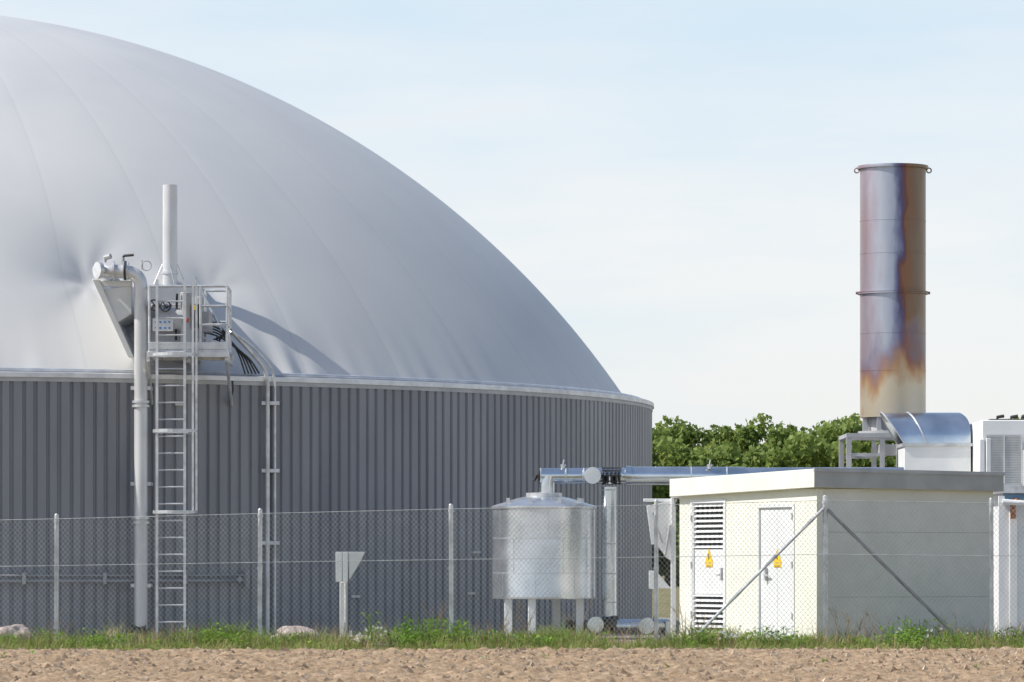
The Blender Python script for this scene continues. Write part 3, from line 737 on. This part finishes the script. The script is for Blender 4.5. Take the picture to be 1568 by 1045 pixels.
def weed(G,x,y,h,s,n=40):
    for _ in range(n):
        a=random.uniform(0,6.28); rr=random.random()**.5*s*.6; z=h*random.random()**.8
        px,py=x+rr*math.cos(a),y+rr*math.sin(a)
        l=random.uniform(.04,.10); w_=l*.28; a2=random.uniform(0,6.28); up=random.uniform(-.3,.9)
        d=Vector((math.cos(a2),math.sin(a2),up)).normalized()*l; sd=Vector((-math.sin(a2),math.cos(a2),0))*w_
        p=Vector((px,py,z)); G.add([p,p+d*.5+sd,p+d,p+d*.5-sd],[(0,1,2,3)])
    for _ in range(int(n/8)):
        a=random.uniform(0,6.28); G.tube([(x,y,0),(x+math.cos(a)*s*.35,y+math.sin(a)*s*.35,h*random.uniform(.6,1.15))],.004,4,cap=False)
G=Geo()
spots=[(-4.6,.28,5),(-4.2,.32,8),(-4.0,.25,4),(-1.9,.3,5),(-1.6,.46,8),(-1.2,.42,9),(-.8,.3,6),(-.3,.22,5),(.4,.24,5),(1.2,.22,4),(3.1,.24,5),(3.6,.28,7),(3.9,.3,6),(4.3,.22,4),(5.6,.26,5),(6.0,.36,9),(6.3,.26,6),(-6.9,.22,5),(-5.9,.2,5),(-7.6,.18,4),(-3.2,.2,4),(5.1,.2,4),(6.9,.2,4),(7.6,.25,5),(2.3,.2,5),(.0,.16,5)]
for x,h,k in spots:
    for _ in range(k): weed(G,x+random.gauss(0,.28),random.uniform(62.4,64.6),h*random.uniform(.6,1.25),.28,46)
for _ in range(70): weed(G,random.uniform(-9,9),random.uniform(60.6,64.5),random.uniform(.1,.2),.22,26)
for _ in range(16): weed(G,random.uniform(-8,8),random.uniform(46,58),.10,.1,10)
G.make('broadleaf_weeds',M_weed,None,smooth=False)
G=Geo()
for _ in range(90):
    x=random.choice([3.2,3.6,3.9,-2.1,6.1])+random.gauss(0,.25); y=random.uniform(62.2,63.5); z=random.uniform(.16,.34)
    for k in range(5):
        a=k*1.257; G.add([(x,y,z),(x+.02*math.cos(a-.4),y-.004,z+.02*math.sin(a-.4)),(x+.02*math.cos(a+.4),y-.006,z+.02*math.sin(a+.4))],[(0,1,2)])
G.make('white_wildflowers',M_flower,None,smooth=False)
G=Geo()
for bx in (-1.25,-1.2,2.6,5.0,5.2,5.35,5.6,1.0,2.9,-6.9,6.7,-8,.1,.2,-.2):
    for k in range(4):
        a=random.uniform(-.25,.25); h=random.uniform(.35,.75)
        x=bx+random.gauss(0,.06); y=64.5+random.uniform(-.3,.3)
        G.tube([(x,y,0),(x+a*.4,y,h*.6),(x+a*1.0,y,h)],[.006,.005,.002],4)
        for q in range(4):
            t=random.uniform(.4,.9); G.tube([(x+a*t,y,h*t),(x+a*t+random.uniform(-.09,.09),y,h*t+.1)],[.003,.0015],4,cap=False)
G.make('bare_shrub_stems',M_dry,None,smooth=False)

def boulder(name,x,y,sx_,sy_,sz_,seed):
    import bmesh
    bm=bmesh.new(); bmesh.ops.create_icosphere(bm,subdivisions=4,radius=1)
    for v_ in bm.verts:
        n_=mnoise.noise(v_.co*1.3+Vector((seed,0,0)))*.35+mnoise.noise(v_.co*3.5+Vector((seed,0,0)))*.12
        v_.co=v_.co*(1+n_); v_.co=Vector((v_.co.x*sx_,v_.co.y*sy_,v_.co.z*sz_))
    me=bpy.data.meshes.new(name); bm.to_mesh(me); bm.free(); me.materials.append(M_rock)
    o=bpy.data.objects.new(name,me); COL.objects.link(o); o.location=(x,y,sz_*.75)
    for p in me.polygons: p.use_smooth=True
boulder('boulder',-7.65,64.9,.36,.25,.19,3)
boulder('boulder',-3.32,64.9,.36,.25,.17,8)
boulder('boulder',-2.3,65.0,.14,.12,.1,12)

# ------------------------------------------------------------ distant trees
bk=Geo(); nr=np.random.default_rng(11); vl=[]
def clump(cx_,cy_,cz_,lr,n_,smin=.12,smax=.25):
    d=nr.normal(size=(n_,3)); d/=np.linalg.norm(d,axis=1)[:,None]
    rad=lr*(.5+.7*nr.random(n_)**.9)
    c=np.array([cx_,cy_,cz_])+d*rad[:,None]*np.array([1,1,.85])
    nn=d*.6+nr.normal(size=(n_,3))*.6; nn/=np.linalg.norm(nn,axis=1)[:,None]
    t=np.cross(nn,nr.normal(size=(n_,3))); t/=np.linalg.norm(t,axis=1)[:,None]; bb=np.cross(nn,t)
    s=nr.uniform(smin,smax,n_)[:,None]
    q=np.stack([c-t*s,c+bb*s*.8,c+t*s,c-bb*s*.7],1)
    vl.append(q.reshape(-1,3))
def add_tree(x,y,H,W):
    nl=nr.integers(22,28); z0=H*.12
    bk.tube([(x,y,-.2),(x+nr.normal()*.2,y,H*.35),(x+nr.normal()*.4,y,H*.75)],[.28,.2,.07],7)
    for i in range(nl):
        rel=nr.random()**.75; zc=z0+(H-z0)*rel*.9
        wr_=W*(1.0-.35*rel**2)*.85; a=nr.random()*6.28; rr=wr_*nr.random()**.5
        lr=W*nr.uniform(.24,.40)*(1-.3*rel); cx_,cy_=x+rr*math.cos(a),y+rr*math.sin(a); cz=min(zc,H-lr*.8-.2*(rr/W)**2*3)
        if i<6: bk.tube([(x,y,max(.8,zc-1.8)),(cx_,cy_,zc)],[.11,.03],5,cap=False)
        clump(cx_,cy_,cz,lr,int(210*min(1.8,(lr/1.1)**2+.2)))
    clump(x,y,H-.9,.8,120)
for row,(Y,x0,x1,st,hb) in enumerate(((242,-8,54,3.5,8.5),(249,-9,56,3.0,9.2),(256,-10,58,3.0,9.7))):
    x=x0+row*1.3
    while x<x1:
        H=hb+1.1*mnoise.noise((x*.13,row*1.1,0))+nr.uniform(-.4,.55)-(.7 if 12.4<x<13.8 else 0)+(.3 if x>20 else 0)
        add_tree(x,Y+nr.uniform(-1.5,1.5),H,nr.uniform(2.9,3.8)); x+=st*nr.uniform(.8,1.2)
V_=np.concatenate(vl); nq=len(V_)//4
me=bpy.data.meshes.new('distant_tree_row'); me.vertices.add(len(V_)); me.vertices.foreach_set('co',V_.astype(np.float32).ravel())
me.loops.add(nq*4); me.loops.foreach_set('vertex_index',np.arange(nq*4,dtype=np.int32))
me.polygons.add(nq); me.polygons.foreach_set('loop_start',np.arange(0,nq*4,4,dtype=np.int32)); me.polygons.foreach_set('loop_total',np.full(nq,4,dtype=np.int32))
me.update(calc_edges=True); me.validate(); me.materials.append(M_tree)
to=bpy.data.objects.new('distant_tree_row',me); COL.objects.link(to)
tr=bk.make('trunks_and_limbs',M_bark,to,smooth=False)
print('leaf quads',nq)
